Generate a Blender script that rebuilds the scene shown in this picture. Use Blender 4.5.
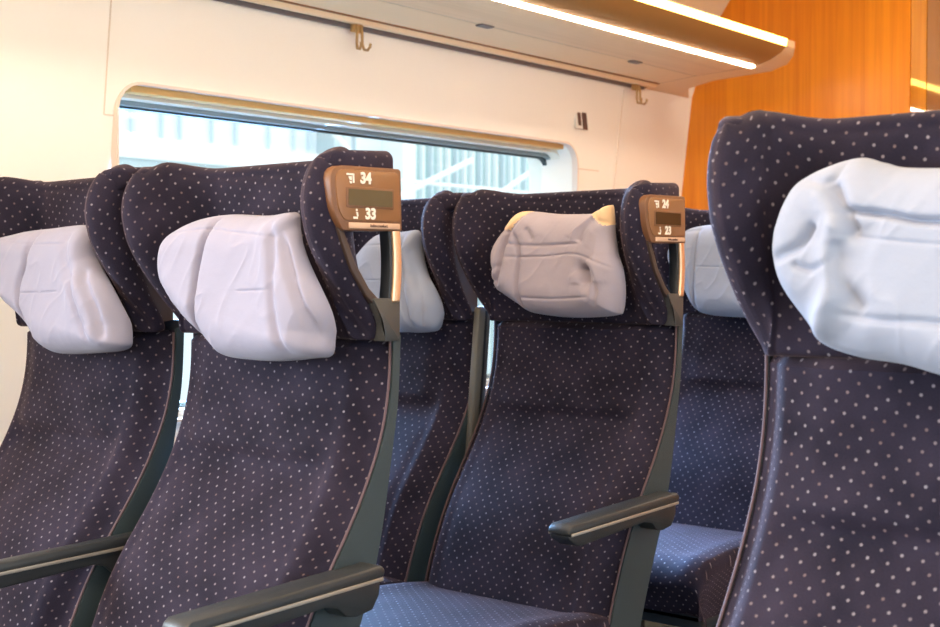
import bpy, bmesh, math, random
import numpy as np
from mathutils import Vector, Matrix, noise
random.seed(4)
SC = bpy.context.scene
COL = SC.collection
for o in list(bpy.data.objects):
    bpy.data.objects.remove(o)

# ------------------------------------------------------------ camera
FPX = 1350.0
TH = math.atan2(1076, FPX); PT = math.atan2(34, FPX)
cam = bpy.data.cameras.new('camera'); camo = bpy.data.objects.new('camera', cam); COL.objects.link(camo)
cam.sensor_width = 36.0; cam.lens = FPX / 940 * 36.0; cam.clip_start = 0.02
camo.location = (0, 0, 1.05)
camo.rotation_euler = Vector((math.cos(TH) * math.cos(PT), math.sin(TH) * math.cos(PT), -math.sin(PT))).to_track_quat('-Z', 'Y').to_euler()
cam.dof.use_dof = True; cam.dof.focus_distance = 2.1; cam.dof.aperture_fstop = 9.0
SC.camera = camo

# ------------------------------------------------------------ world, light, exposure
SC.view_settings.view_transform = 'Standard'; SC.view_settings.look = 'None'
SC.view_settings.gamma = 1.0; SC.view_settings.use_curve_mapping = False
SC.view_settings.exposure = 0.32
SC.cycles.use_denoising = True
SC.cycles.max_bounces = 8
w = bpy.data.worlds.new('sky'); SC.world = w; w.use_nodes = True
bg = w.node_tree.nodes['Background']; bg.inputs['Color'].default_value = (0.92, 0.97, 1.0, 1); bg.inputs['Strength'].default_value = 1.75

def area(name, loc, target, sx, sy, power, color, spread=180):
    l = bpy.data.lights.new(name, 'AREA'); l.shape = 'RECTANGLE'; l.size = sx; l.size_y = sy
    l.energy = power; l.color = color; l.spread = math.radians(spread)
    o = bpy.data.objects.new(name, l); COL.objects.link(o); o.location = loc
    d = Vector(target) - Vector(loc)
    up = 'Y'
    o.rotation_euler = d.to_track_quat('-Z', up).to_euler()
    return o
# aisle ceiling lamps (warm) and daylight entering through the two rows of windows
for i, lx in enumerate((-0.9, 0.7, 2.3, 3.6)):
    area('aisle_lamp', (lx, 0.96, 2.205), (lx, 0.96, 0), 0.9 if i < 3 else .5, 0.30, (32, 15, 8, 14)[i], (1.0, 0.79, 0.60))
area('window_daylight_left', (2.55, 2.62, 1.12), (1.75, 1.6, 0.42), 1.75, 0.8, 105, (0.28, 0.54, 1.0), 92)
area('window_daylight_left_rear', (-0.1, 2.62, 1.12), (0.4, 1.0, 0.7), 1.7, 0.75, 45, (0.85, 0.88, 1.0), 130)
area('window_daylight_right', (0.9, -0.68, 1.15), (1.1, 1.2, 0.9), 2.4, 0.75, 9, (0.70, 0.84, 1.0))
area('window_daylight_rear', (-1.3, -0.68, 1.15), (-0.2, 1.2, 0.9), 1.4, 0.75, 5, (0.80, 0.88, 1.0))

# ------------------------------------------------------------ materials
def nodes(name):
    m = bpy.data.materials.new(name); m.use_nodes = True
    nt = m.node_tree
    return m, nt, nt.nodes['Principled BSDF']
def pbr(name, col, rough=0.5, metal=0.0, bump=0.0, bscale=200, var=0.0, vscale=8, spec=0.5, emit=None, es=0, coat=0):
    m, nt, b = nodes(name)
    b.inputs['Base Color'].default_value = (*col, 1); b.inputs['Roughness'].default_value = rough
    b.inputs['Metallic'].default_value = metal; b.inputs['Specular IOR Level'].default_value = spec
    b.inputs['Coat Weight'].default_value = coat
    tc = nt.nodes.new('ShaderNodeTexCoord')
    if var:
        n = nt.nodes.new('ShaderNodeTexNoise'); n.inputs['Scale'].default_value = vscale; n.inputs['Detail'].default_value = 4
        nt.links.new(tc.outputs['Object'], n.inputs['Vector'])
        mx = nt.nodes.new('ShaderNodeMix'); mx.data_type = 'RGBA'
        mx.inputs[6].default_value = (*[c * (1 - var) for c in col], 1); mx.inputs[7].default_value = (*[min(1, c * (1 + var)) for c in col], 1)
        nt.links.new(n.outputs['Fac'], mx.inputs[0]); nt.links.new(mx.outputs[2], b.inputs['Base Color'])
    if bump:
        n = nt.nodes.new('ShaderNodeTexNoise'); n.inputs['Scale'].default_value = bscale
        nt.links.new(tc.outputs['Object'], n.inputs['Vector'])
        bp = nt.nodes.new('ShaderNodeBump'); bp.inputs['Strength'].default_value = bump; bp.inputs['Distance'].default_value = 0.001
        nt.links.new(n.outputs['Fac'], bp.inputs['Height']); nt.links.new(bp.outputs['Normal'], b.inputs['Normal'])
    if emit:
        b.inputs['Emission Color'].default_value = (*emit, 1); b.inputs['Emission Strength'].default_value = es
    return m
def fabric():
    m, nt, b = nodes('dotted_velour'); L = nt.links.new
    uv = nt.nodes.new('ShaderNodeUVMap'); uv.uv_map = 'UVMap'
    mp = nt.nodes.new('ShaderNodeMapping'); s = 1 / 0.0158
    mp.inputs['Rotation'].default_value = (0, 0, math.radians(38)); mp.inputs['Scale'].default_value = (s, s, s)
    L(uv.outputs['UV'], mp.inputs['Vector'])
    v = nt.nodes.new('ShaderNodeTexVoronoi'); v.voronoi_dimensions = '2D'; v.inputs['Randomness'].default_value = 0.0; v.inputs['Scale'].default_value = 1.0
    L(mp.outputs['Vector'], v.inputs['Vector'])
    mr = nt.nodes.new('ShaderNodeMapRange'); mr.inputs['From Min'].default_value = 0.07; mr.inputs['From Max'].default_value = 0.14
    mr.inputs['To Min'].default_value = 1; mr.inputs['To Max'].default_value = 0
    L(v.outputs['Distance'], mr.inputs['Value'])
    # every dot is woven in one of several greys and dull pinks
    dr = nt.nodes.new('ShaderNodeValToRGB')
    dr.color_ramp.elements[0].color = (0.12, 0.085, 0.09, 1); dr.color_ramp.elements[1].color = (0.215, 0.20, 0.235, 1)
    sep = nt.nodes.new('ShaderNodeSeparateColor'); L(v.outputs['Color'], sep.inputs[0]); L(sep.outputs[0], dr.inputs[0])
    n = nt.nodes.new('ShaderNodeTexNoise'); n.inputs['Scale'].default_value = 900; n.inputs['Detail'].default_value = 3
    L(uv.outputs['UV'], n.inputs['Vector'])
    n2 = nt.nodes.new('ShaderNodeTexNoise'); n2.inputs['Scale'].default_value = 9; n2.inputs['Detail'].default_value = 3
    L(uv.outputs['UV'], n2.inputs['Vector'])
    ad = nt.nodes.new('ShaderNodeMath'); ad.operation = 'MULTIPLY_ADD'; L(n.outputs['Fac'], ad.inputs[0]); ad.inputs[1].default_value = 0.6
    L(n2.outputs['Fac'], ad.inputs[2])
    cr = nt.nodes.new('ShaderNodeValToRGB')
    cr.color_ramp.elements[0].position = 0.55; cr.color_ramp.elements[1].position = 1.05
    cr.color_ramp.elements[0].color = (0.0050, 0.0048, 0.0125, 1); cr.color_ramp.elements[1].color = (0.029, 0.0235, 0.043, 1)
    L(ad.outputs[0], cr.inputs[0])
    mx = nt.nodes.new('ShaderNodeMix'); mx.data_type = 'RGBA'
    L(mr.outputs[0], mx.inputs[0]); L(cr.outputs[0], mx.inputs[6]); L(dr.outputs[0], mx.inputs[7]); L(mx.outputs[2], b.inputs['Base Color'])
    b.inputs['Roughness'].default_value = 0.8; b.inputs['Specular IOR Level'].default_value = 0.12
    b.inputs['Sheen Weight'].default_value = 0.13; b.inputs['Sheen Roughness'].default_value = 0.42; b.inputs['Sheen Tint'].default_value = (0.90, 0.58, 0.52, 1)  # rosy sheen tint stands in for warm lamp light on the velour
    bp = nt.nodes.new('ShaderNodeBump'); bp.inputs['Strength'].default_value = 0.35; bp.inputs['Distance'].default_value = 0.001
    L(n.outputs['Fac'], bp.inputs['Height']); L(bp.outputs['Normal'], b.inputs['Normal'])
    return m
def cotton(name, col):
    m, nt, b = nodes(name); L = nt.links.new
    tc = nt.nodes.new('ShaderNodeTexCoord')
    n = nt.nodes.new('ShaderNodeTexNoise'); n.inputs['Scale'].default_value = 700; n.inputs['Detail'].default_value = 2; L(tc.outputs['Object'], n.inputs['Vector'])
    n2 = nt.nodes.new('ShaderNodeTexNoise'); n2.inputs['Scale'].default_value = 22; n2.inputs['Detail'].default_value = 3; L(tc.outputs['Object'], n2.inputs['Vector'])
    ad = nt.nodes.new('ShaderNodeMath'); ad.operation = 'MULTIPLY_ADD'; ad.inputs[1].default_value = 0.12
    L(n.outputs['Fac'], ad.inputs[0]); L(n2.outputs['Fac'], ad.inputs[2])
    bp = nt.nodes.new('ShaderNodeBump'); bp.inputs['Strength'].default_value = 0.5; bp.inputs['Distance'].default_value = 0.004
    L(ad.outputs[0], bp.inputs['Height']); L(bp.outputs['Normal'], b.inputs['Normal'])
    b.inputs['Base Color'].default_value = (*col, 1); b.inputs['Roughness'].default_value = 0.9; b.inputs['Specular IOR Level'].default_value = 0.15
    b.inputs['Sheen Weight'].default_value = 0.15
    return m
def wood(name, c1, c2, rough, axis='Z'):
    m, nt, b = nodes(name); L = nt.links.new
    tc = nt.nodes.new('ShaderNodeTexCoord'); mp = nt.nodes.new('ShaderNodeMapping')
    mp.inputs['Scale'].default_value = (3, 60, 1.6) if axis == 'Z' else (2.0, 60, 60)
    L(tc.outputs['Object'], mp.inputs['Vector'])
    n = nt.nodes.new('ShaderNodeTexNoise'); n.inputs['Scale'].default_value = 1.0; n.inputs['Detail'].default_value = 5; n.inputs['Distortion'].default_value = 0.6
    L(mp.outputs['Vector'], n.inputs['Vector'])
    cr = nt.nodes.new('ShaderNodeValToRGB'); cr.color_ramp.elements[0].position = .3; cr.color_ramp.elements[1].position = .72
    cr.color_ramp.elements[0].color = (*c1, 1); cr.color_ramp.elements[1].color = (*c2, 1)
    L(n.outputs['Fac'], cr.inputs[0]); L(cr.outputs[0], b.inputs['Base Color'])
    b.inputs['Roughness'].default_value = rough
    return m
M = {}
M['fabric'] = fabric()
M['piping'] = pbr('piping', (0.10, 0.06, 0.07), 0.7)
M['panel'] = pbr('grey_green_plastic', (0.030, 0.048, 0.056), 0.5, bump=.5, bscale=900)
M['dark'] = pbr('dark_plastic', (0.018, 0.021, 0.026), 0.45)
M['brown'] = pbr('brown_inner_plastic', (0.055, 0.033, 0.026), 0.5)
M['housing'] = pbr('copper_brown_plastic', (0.19, 0.085, 0.04), 0.38, bump=.2, bscale=700)
M['plate'] = pbr('display_plate', (0.27, 0.125, 0.052), 0.35)
M['lcd'] = pbr('lcd', (0.10, 0.068, 0.026), 0.4, var=.15, vscale=30)
M['lcd_dark'] = pbr('lcd_dark', (0.05, 0.032, 0.018), 0.15)
M['print'] = pbr('white_print', (0.85, 0.78, 0.68), 0.6)
M['brass'] = pbr('champagne_metal', (0.88, 0.60, 0.38), 0.33, metal=0.9)
M['brass_dark'] = pbr('hook_metal', (0.45, 0.30, 0.14), 0.35, metal=0.8)
M['arm'] = pbr('armrest_rubber', (0.024, 0.028, 0.032), 0.42, bump=.4, bscale=600)
M['armtrim'] = pbr('armrest_trim', (0.36, 0.33, 0.29), 0.3, metal=.4)
M['armfold'] = pbr('folded_armrest_grey', (0.13, 0.125, 0.11), 0.4)
M['strapprint'] = pbr('tan_print', (0.62, 0.40, 0.27), 0.45)
M['bracket'] = pbr('bracket_grey', (0.055, 0.055, 0.055), 0.45)
M['pillow_l'] = cotton('lavender_cotton', (0.31, 0.30, 0.385))
M['pillow_m'] = cotton('rosy_cotton', (0.39, 0.34, 0.39))
M['pillow_w'] = cotton('pale_blue_cotton', (0.31, 0.345, 0.44))
M['lit_corners'] = cotton('lamplit_cream_cotton', (0.85, 0.58, 0.34))
M['wall'] = pbr('wall_cream', (0.94, 0.90, 0.84), 0.5, bump=.15, bscale=500)
M['seam'] = pbr('seam_shadow_grey', (0.74, 0.64, 0.54), 0.7)
M['ceil'] = pbr('ceiling_cream', (0.80, 0.70, 0.55), 0.6)
M['floor'] = pbr('carpet_green_grey', (0.055, 0.07, 0.065), 0.95, bump=.8, bscale=400, var=.35, vscale=60)
M['wood'] = wood('orange_veneer', (0.64, 0.18, 0.004), (0.80, 0.27, 0.007), 0.32)
M['woodgloss'] = wood('orange_veneer_polished', (0.55, 0.19, 0.012), (0.70, 0.27, 0.02), 0.03)
M['woodgloss'].node_tree.nodes['Principled BSDF'].inputs['IOR'].default_value = 2.4
M['doorframe'] = pbr('brown_door_frame', (0.30, 0.12, 0.035), 0.04)
M['doorframe'].node_tree.nodes['Principled BSDF'].inputs['IOR'].default_value = 2.4
M['rack'] = pbr('rack_beige', (0.88, 0.63, 0.38), 0.5)
M['rackwood'] = wood('rack_pale_veneer', (0.80, 0.54, 0.31), (0.88, 0.61, 0.37), 0.5, axis='X')
M['rackfront'] = pbr('rack_front_tan', (0.44, 0.21, 0.06), 0.5)
M['raildark'] = pbr('rail_dark_grey', (0.16, 0.13, 0.12), 0.5)
M['brownline'] = pbr('brown_gasket', (0.26, 0.10, 0.03), 0.5)
M['strip_w'] = pbr('strip_white', (1, .95, .85), 0.5, emit=(1.0, 0.83, 0.62), es=28)
M['strip_y'] = pbr('strip_yellow', (1, .9, .7), 0.5, emit=(1.0, 0.58, 0.10), es=9)
M['rubber'] = pbr('window_gasket', (0.27, 0.33, 0.34), 0.5)
M['rubber_dark'] = pbr('window_gasket_lip', (0.03, 0.05, 0.055), 0.5)
M['revealtan'] = pbr('bounce_lit_tan', (0.74, 0.44, 0.15), 0.45)  # warm bounce light on the reveal underside, put into the colour
M['revealpink'] = pbr('blind_rail_edge', (0.78, 0.66, 0.58), 0.5)
M['frame'] = pbr('window_frame_cream', (0.86, 0.82, 0.72), 0.45)
def glass():
    m = bpy.data.materials.new('window_glass'); m.use_nodes = True; nt = m.node_tree; nt.nodes.clear()
    o = nt.nodes.new('ShaderNodeOutputMaterial'); t = nt.nodes.new('ShaderNodeBsdfTransparent'); g = nt.nodes.new('ShaderNodeBsdfGlossy')
    t.inputs[0].default_value = (.93, .98, .98, 1); g.inputs['Roughness'].default_value = 0.02
    mx = nt.nodes.new('ShaderNodeMixShader'); mx.inputs[0].default_value = 0.02
    nt.links.new(t.outputs[0], mx.inputs[1]); nt.links.new(g.outputs[0], mx.inputs[2]); nt.links.new(mx.outputs[0], o.inputs[0])
    return m
M['glass'] = glass()
M['signw'] = pbr('sign_white', (0.8, 0.78, 0.74), 0.5)
M['signd'] = pbr('sign_brown', (0.10, 0.05, 0.04), 0.5)
M['fac_white'] = pbr('facade_white', (0.84, 0.87, 0.89), 0.6)
M['fac_glass'] = pbr('facade_pale_glass', (0.74, 0.80, 0.85), 0.25, var=.06, vscale=.6)
M['fac_mull'] = pbr('facade_mullion', (0.60, 0.68, 0.73), 0.5)
M['fac_teal'] = pbr('facade_teal_glass', (0.42, 0.57, 0.58), 0.25, var=.12, vscale=.8)
M['fac_grey'] = pbr('facade_grey_band', (0.50, 0.60, 0.64), 0.5)
M['fac_ground'] = pbr('platform_concrete', (0.45, 0.46, 0.46), 0.9)

# ------------------------------------------------------------ helpers
def link(o, parent=None):
    COL.objects.link(o)
    if parent is not None: o.parent = parent
    return o
def mesh_obj(name, verts, faces, mat, parent=None, smooth=True, uvs=None, bevel=0, bseg=2, autosmooth=False):
    me = bpy.data.meshes.new(name); me.from_pydata([tuple(v) for v in verts], [], faces)
    me.materials.append(mat)
    if uvs is not None:
        l = me.uv_layers.new(name='UVMap')
        vi = np.zeros(len(me.loops), dtype=np.int32); me.loops.foreach_get('vertex_index', vi)
        l.data.foreach_set('uv', np.array(uvs, dtype=np.float32)[vi].ravel())
    bm = bmesh.new(); bm.from_mesh(me); bmesh.ops.recalc_face_normals(bm, faces=bm.faces)
    if bevel:
        es = [e for e in bm.edges if len(e.link_faces) == 2 and e.calc_face_angle(0) > 0.6]
        bmesh.ops.bevel(bm, geom=es, offset=bevel, segments=bseg, affect='EDGES', profile=0.5)
    for f in bm.faces: f.smooth = smooth
    if smooth and autosmooth:
        for e in bm.edges:
            if len(e.link_faces) == 2 and e.calc_face_angle(0) > 0.7: e.smooth = False
    bm.to_mesh(me); bm.free()
    return link(bpy.data.objects.new(name, me), parent)
def empty(name, loc, label, cat, group=None):
    o = bpy.data.objects.new(name, None); COL.objects.link(o); o.location = loc; o.empty_display_size = .1
    o['label'] = label; o['category'] = cat
    if group: o['group'] = group
    return o
def tag(o, label, cat, group=None):
    o['label'] = label; o['category'] = cat
    if group: o['group'] = group
    return o
def structure(o): o['kind'] = 'structure'; return o
def box(name, x0, x1, y0, y1, z0, z1, mat, parent=None, bevel=0.0, smooth=False):
    v = [(x, y, z) for x in (x0, x1) for y in (y0, y1) for z in (z0, z1)]
    f = [(0, 1, 3, 2), (4, 6, 7, 5), (0, 4, 5, 1), (2, 3, 7, 6), (0, 2, 6, 4), (1, 5, 7, 3)]
    return mesh_obj(name, v, f, mat, parent, smooth=bool(bevel) or smooth, bevel=bevel, autosmooth=True)
def prism(name, pts, axis, a0, a1, mat, parent=None, bevel=0.0, bseg=2, smooth=True):
    """closed polygon pts (2D) extruded along axis: 'y' -> pts=(x,z); 'x' -> pts=(y,z); 'z' -> pts=(x,y)"""
    n = len(pts)
    def mk(p, a): return {'y': (p[0], a, p[1]), 'x': (a, p[0], p[1]), 'z': (p[0], p[1], a)}[axis]
    v = [mk(p, a0) for p in pts] + [mk(p, a1) for p in pts]
    f = [tuple(range(n)), tuple(range(2 * n - 1, n - 1, -1))] + [(i, (i + 1) % n, n + (i + 1) % n, n + i) for i in range(n)]
    return mesh_obj(name, v, f, mat, parent, smooth=smooth, bevel=bevel, bseg=bseg, autosmooth=True)
def tube(name, path, r, mat, parent=None, seg=10, flat=1.0):
    path = [Vector(p) for p in path]; V = []; F = []
    prev = None
    for i, p in enumerate(path):
        d = (path[min(i + 1, len(path) - 1)] - path[max(i - 1, 0)]).normalized()
        up = prev if prev is not None else (Vector((0, 0, 1)) if abs(d.z) < .9 else Vector((1, 0, 0)))
        a = (up - d * up.dot(d)).normalized(); b = d.cross(a); prev = a
        for k in range(seg):
            t = 2 * math.pi * k / seg
            V.append(p + a * math.cos(t) * r + b * math.sin(t) * r * flat)
    n = len(path)
    for i in range(n - 1):
        for k in range(seg):
            F.append((i * seg + k, i * seg + (k + 1) % seg, (i + 1) * seg + (k + 1) % seg, (i + 1) * seg + k))
    F.append(tuple(range(seg))); F.append(tuple((n - 1) * seg + k for k in range(seg - 1, -1, -1)))
    return mesh_obj(name, V, F, mat, parent, autosmooth=True)
def rounded_rect(x0, x1, z0, z1, r, k=8):
    pts = []
    for cx, cz, a in ((x1 - r, z1 - r, 0), (x0 + r, z1 - r, 90), (x0 + r, z0 + r, 180), (x1 - r, z0 + r, 270)):
        for i in range(k + 1):
            t = math.radians(a + 90 * i / k); pts.append((cx + r * math.cos(t), cz + r * math.sin(t)))
    return pts
def ring(name, rect, r, wdt, y0, y1, mat, parent=None, splay=0.0):
    """rounded rectangular frame in the x-z plane, inner opening narrowed by wdt"""
    x0, x1, z0, z1 = rect
    o = rounded_rect(x0, x1, z0, z1, r); i = rounded_rect(x0 + wdt, x1 - wdt, z0 + wdt, z1 - wdt, max(.005, r - wdt))
    n = len(o); V = []
    for (a, b), y in (((o, i), y0), ((o, i), y1)):
        V += [(p[0], y, p[1]) for p in a] + [(p[0], y, p[1]) for p in b]
    F = []
    for k in range(n):
        j = (k + 1) % n
        F += [(k, j, n + j, n + k), (2 * n + k, 3 * n + k, 3 * n + j, 2 * n + j), (k, 2 * n + k, 2 * n + j, j), (n + k, n + j, 3 * n + j, 3 * n + k)]
    return mesh_obj(name, V, F, mat, parent, smooth=True, autosmooth=True)
def text_mesh(name, s, size, mat, parent, loc, rot, bold=0.0, depth=0.0006, sx=1.0):
    c = bpy.data.curves.new(name, 'FONT'); c.body = s; c.size = size; c.offset = bold; c.extrude = depth; c.align_x = 'CENTER'; c.align_y = 'CENTER'
    t = bpy.data.objects.new('tmp', c); COL.objects.link(t)
    dg = bpy.context.evaluated_depsgraph_get(); me = bpy.data.meshes.new_from_object(t.evaluated_get(dg))
    bpy.data.objects.remove(t); me.name = name
    me.materials.clear(); me.materials.append(mat)
    o = link(bpy.data.objects.new(name, me), parent); o.location = loc; o.rotation_euler = rot; o.scale = (sx, 1, 1)
    return o
def smooth_interp(zs, xs, sigma):
    zz = np.linspace(min(zs), max(zs), 800); order = np.argsort(zs)
    xx = np.interp(zz, np.array(zs)[order], np.array(xs)[order])
    k = max(1, int(3 * sigma / (zz[1] - zz[0]))); ker = np.exp(-0.5 * (np.arange(-k, k + 1) * (zz[1] - zz[0]) / sigma) ** 2); ker /= ker.sum()
    pad = np.concatenate([2 * xx[0] - xx[k:0:-1], xx, 2 * xx[-1] - xx[-2:-k - 2:-1]])
    sm = np.convolve(pad, ker, 'valid')
    return lambda z: float(np.interp(z, zz, sm))
def sst(a, b, x):
    t = min(1.0, max(0.0, (x - a) / (b - a))); return t * t * (3 - 2 * t)

# ------------------------------------------------------------ the carriage shell
WALL = [(2.44, 0.0), (2.435, 0.7), (2.40, 1.10), (2.372, 1.32), (2.352, 1.50), (2.33, 1.68), (2.28, 1.83), (2.22, 1.95), (2.13, 2.08), (2.0, 2.17), (1.8, 2.23), (1.5, 2.25)]
def make_wall(name, mirror, hole_x):
    f = (lambda y: 1.92 - y) if mirror else (lambda y: y)
    pts = [(f(y), z) for y, z in WALL[:8]]
    out = 2.54
    pts += [(f(out), 1.95), (f(out), 0.0)]
    wl = prism(name, pts, 'x', -2.2, 4.16, M['wall'], smooth=False)
    for (hx0, hx1) in hole_x:
        rr = rounded_rect(hx0, hx1, 0.74, 1.468, 0.065)
        cut = prism('cut', rr, 'y', f(2.2), f(2.7), M['wall'], smooth=False)
        md = wl.modifiers.new('b', 'BOOLEAN'); md.object = cut; md.operation = 'DIFFERENCE'; md.solver = 'EXACT'
        dg = bpy.context.evaluated_depsgraph_get(); me = bpy.data.meshes.new_from_object(wl.evaluated_get(dg))
        wl.modifiers.clear(); wl.data = me; bpy.data.objects.remove(cut)
    me = wl.data; me.name = name
    for p in me.polygons: p.use_smooth = True
    bm = bmesh.new(); bm.from_mesh(me)
    for e in bm.edges:
        if len(e.link_faces) == 2 and e.calc_face_angle(0) > 0.5: e.smooth = False
    bm.to_mesh(me); bm.free()
    return structure(wl)
WX0, WX1 = 1.765, 3.487
wall_left = make_wall('wall_left', False, [(WX0, WX1), (-1.0, 0.72)])
wall_right = make_wall('wall_right', True, [(-0.30, 1.9), (-2.05, -0.55)])
def cove(name, f):
    pts = [(f(y), z) for y, z in WALL[7:]] + [(f(1.5), 2.30), (f(2.54), 2.30), (f(2.54), 1.95)]
    return structure(prism(name, pts, 'x', -2.2, 4.16, M['ceil']))
cove('ceiling_1', lambda y: y); cove('ceiling_2', lambda y: 1.92 - y)
ce = structure(box('ceiling', -2.2, 4.16, 0.42, 1.5, 2.25, 2.30, M['ceil']))
structure(box('floor', -2.2, 4.4, -0.62, 2.54, -0.05, 0.0, M['floor']))
structure(box('wall_rear', -2.26, -2.2, -0.62, 2.54, 0, 2.3, M['wall']))
# wood-veneered end wall with its polished door surround
structure(box('wall_end', 4.16, 4.22, 1.562, 2.54, 0, 2.3, M['wood']))
structure(box('wall_end_far', 4.16, 4.22, -0.62, 0.36, 0, 2.3, M['wood']))
structure(box('trim_1', 4.163, 4.22, 1.512, 1.560, 0, 2.3, M['woodgloss']))
structure(box('trim_2', 4.163, 4.22, 0.362, 0.41, 0, 2.3, M['woodgloss']))
structure(box('door_1', 4.166, 4.21, 0.412, 1.510, 0, 2.3, M['doorframe']))
structure(box('baseboard_left', -2.2, 4.16, 2.40, 2.445, 0.0, 0.10, M['panel']))
# wall panel joints
def wy(z): return float(np.interp(z, [p[1] for p in WALL], [p[0] for p in WALL]))
def joint_v(n, x, z0, z1):
    zs = np.linspace(z0, z1, 10); V = []; F = []
    for i, z in enumerate(zs):
        y = wy(z); V += [(x - .0016, y - .0015, z), (x + .0016, y - .0015, z), (x + .0016, y + .004, z), (x - .0016, y + .004, z)]
        if i:
            a = 4 * (i - 1); b = 4 * i
            F += [(a + k, a + (k + 1) % 4, b + (k + 1) % 4, b + k) for k in range(4)]
    F += [(0, 1, 2, 3), (len(V) - 4, len(V) - 3, len(V) - 2, len(V) - 1)]
    return structure(mesh_obj(n, V, F, M['seam'], wall_left, smooth=False))
joint_v('panel_joint', 1.737, 1.395, 1.672); joint_v('panel_joint', 3.72, 0.1, 1.66); joint_v('panel_joint', 0.2, 0.1, 1.67)
for x0, x1 in ((1.737, 1.765), (3.487, 3.62)):
    y = wy(1.395); structure(box('panel_joint', x0, x1, y - .0015, y + .004, 1.3934, 1.3966, M['seam'], wall_left))

# ------------------------------------------------------------ window
win = empty('window_1', (0, 0, 0), 'x', 'x'); del win['label']; del win['category']; structure(win)
ring('window_frame', (WX0 - .004, WX1 + .004, .736, 1.472), 0.068, 0.006, 2.352, 2.372, M['revealpink'], win)
prism('blind_rail', [(2.374, 1.468), (2.374, 1.4515), (2.40, 1.4505), (2.413, 1.4535), (2.413, 1.468)], 'x', WX0 + .05, WX1 - .045, M['revealtan'], win, bevel=.002)
ring('inner_frame', (WX0 - .01, WX1 + .03, .73, 1.470), 0.07, 0.026, 2.415, 2.45, M['frame'], win)
ring('gasket', (WX0 - .0, WX1 + .035, .74, 1.462), 0.06, 0.028, 2.452, 2.475, M['rubber'], win)
ring('gasket_lip', (WX0 + .01, WX1 + .020, .75, 1.444), 0.055, 0.015, 2.47, 2.485, M['rubber_dark'], win)
box('glass_pane', WX0 + .005, WX1 + .03, 2.486, 2.492, .745, 1.455, M['glass'], win)
win3 = empty('window_3', (0, 0, 0), 'x', 'x'); del win3['label']; del win3['category']; structure(win3)
ring('window_frame', (-1.004, .724, .736, 1.472), 0.068, 0.006, 2.352, 2.372, M['revealpink'], win3)
ring('inner_frame', (-1.01, .73, .73, 1.470), 0.07, 0.026, 2.415, 2.45, M['frame'], win3)
box('glass_pane', -.995, .715, 2.486, 2.492, .745, 1.455, M['glass'], win3)
win2 = empty('window_2', (0, 0, 0), 'x', 'x'); del win2['label']; del win2['category']; structure(win2)
for a, b in ((-0.30, 1.9), (-2.05, -0.55)):
    ring('window_frame', (a, b, .74, 1.468), 0.065, 0.02, -0.53, -0.47, M['frame'], win2)
    box('glass_pane', a + .005, b - .005, -0.56, -0.555, .75, 1.46, M['glass'], win2)

# ------------------------------------------------------------ outside: station building and canopy
structure(box('ground', -30, 60, 3.2, 60, -1.3, -1.2, M['fac_ground']))
fb = empty('station_building', (18, 16, -1.2), 'pale glazed station building across the tracks, seen through the window', 'building')
FO = (18, 16, -1.2)
def fbox(n, x0, x1, y0, y1, z0, z1, mat): return box(n, x0 - FO[0], x1 - FO[0], y0 - FO[1], y1 - FO[1], z0 - FO[2], z1 - FO[2], mat, fb)
fbox('facade_wall', 4, 17.9, 16.1, 18, -1.2, 9, M['fac_glass'])
fbox('facade_wall', 17.9, 21.9, 15.9, 18, -1.2, 9, M['fac_teal'])
fbox('facade_wall', 21.9, 40, 16.1, 18, -1.2, 9, M['fac_white'])
fbox('parapet_band', 4, 17.9, 15.9, 16.1, 2.80, 3.12, M['fac_white'])
fbox('ledge', 4, 17.9, 15.95, 16.1, 2.56, 2.80, M['fac_grey'])
fbox('ledge', 21.9, 40, 15.95, 16.1, 2.2, 2.35, M['fac_grey'])
x = 4.2; k = 0
base_m = None
while x < 17.6:
    wd = (.02, .03, .02, .05)[k % 4]
    fbox('mullion', x, x + wd, 16.02, 16.1, 3.12, 9, M['fac_mull']); x += (.55, .34, .62, .48, .70)[k % 5]; k += 1
x = 18.0; k = 0
while x < 21.8:
    fbox('mullion', x, x + .04, 15.8, 15.9, -1.2, 9, M['fac_white'] if k % 3 else M['fac_mull']); x += .24; k += 1
fbox('pillar', 16.1, 16.35, 15.7, 16.1, -1.2, 9, M['fac_grey'])
fbox('pillar', 17.7, 18.0, 15.6, 16.1, -1.2, 9, M['fac_white'])
cn = empty('canopy_truss', (15, 12, 0), 'white steel canopy truss with slanting braces in front of teal building', 'truss')
def ctube(n, a, b, r): tube(n, [(p[0] - 15, p[1] - 12, p[2]) for p in (a, b)], r, M['fac_white'], cn, seg=8)
ctube('beam', (8, 12, 2.04), (26, 12, 2.04), .045)
ctube('beam', (12, 12, 2.38), (26, 12, 2.30), .025)
for x0, z0, x1, z1 in ((13.2, 2.04, 15.1, 2.75), (13.4, 2.04, 12.3, 2.9), (17.2, 2.04, 15.6, 1.3), (15.2, 2.04, 17.0, 2.9), (18.6, 2.04, 20.4, 2.8), (14.4, 1.2, 13.3, 2.04)):
    ctube('brace', (x0, 12, z0), (x1, 12, z1), .04)
ctube('post', (13.3, 12, -1.2), (13.3, 12, 2.04), .06)

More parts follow.
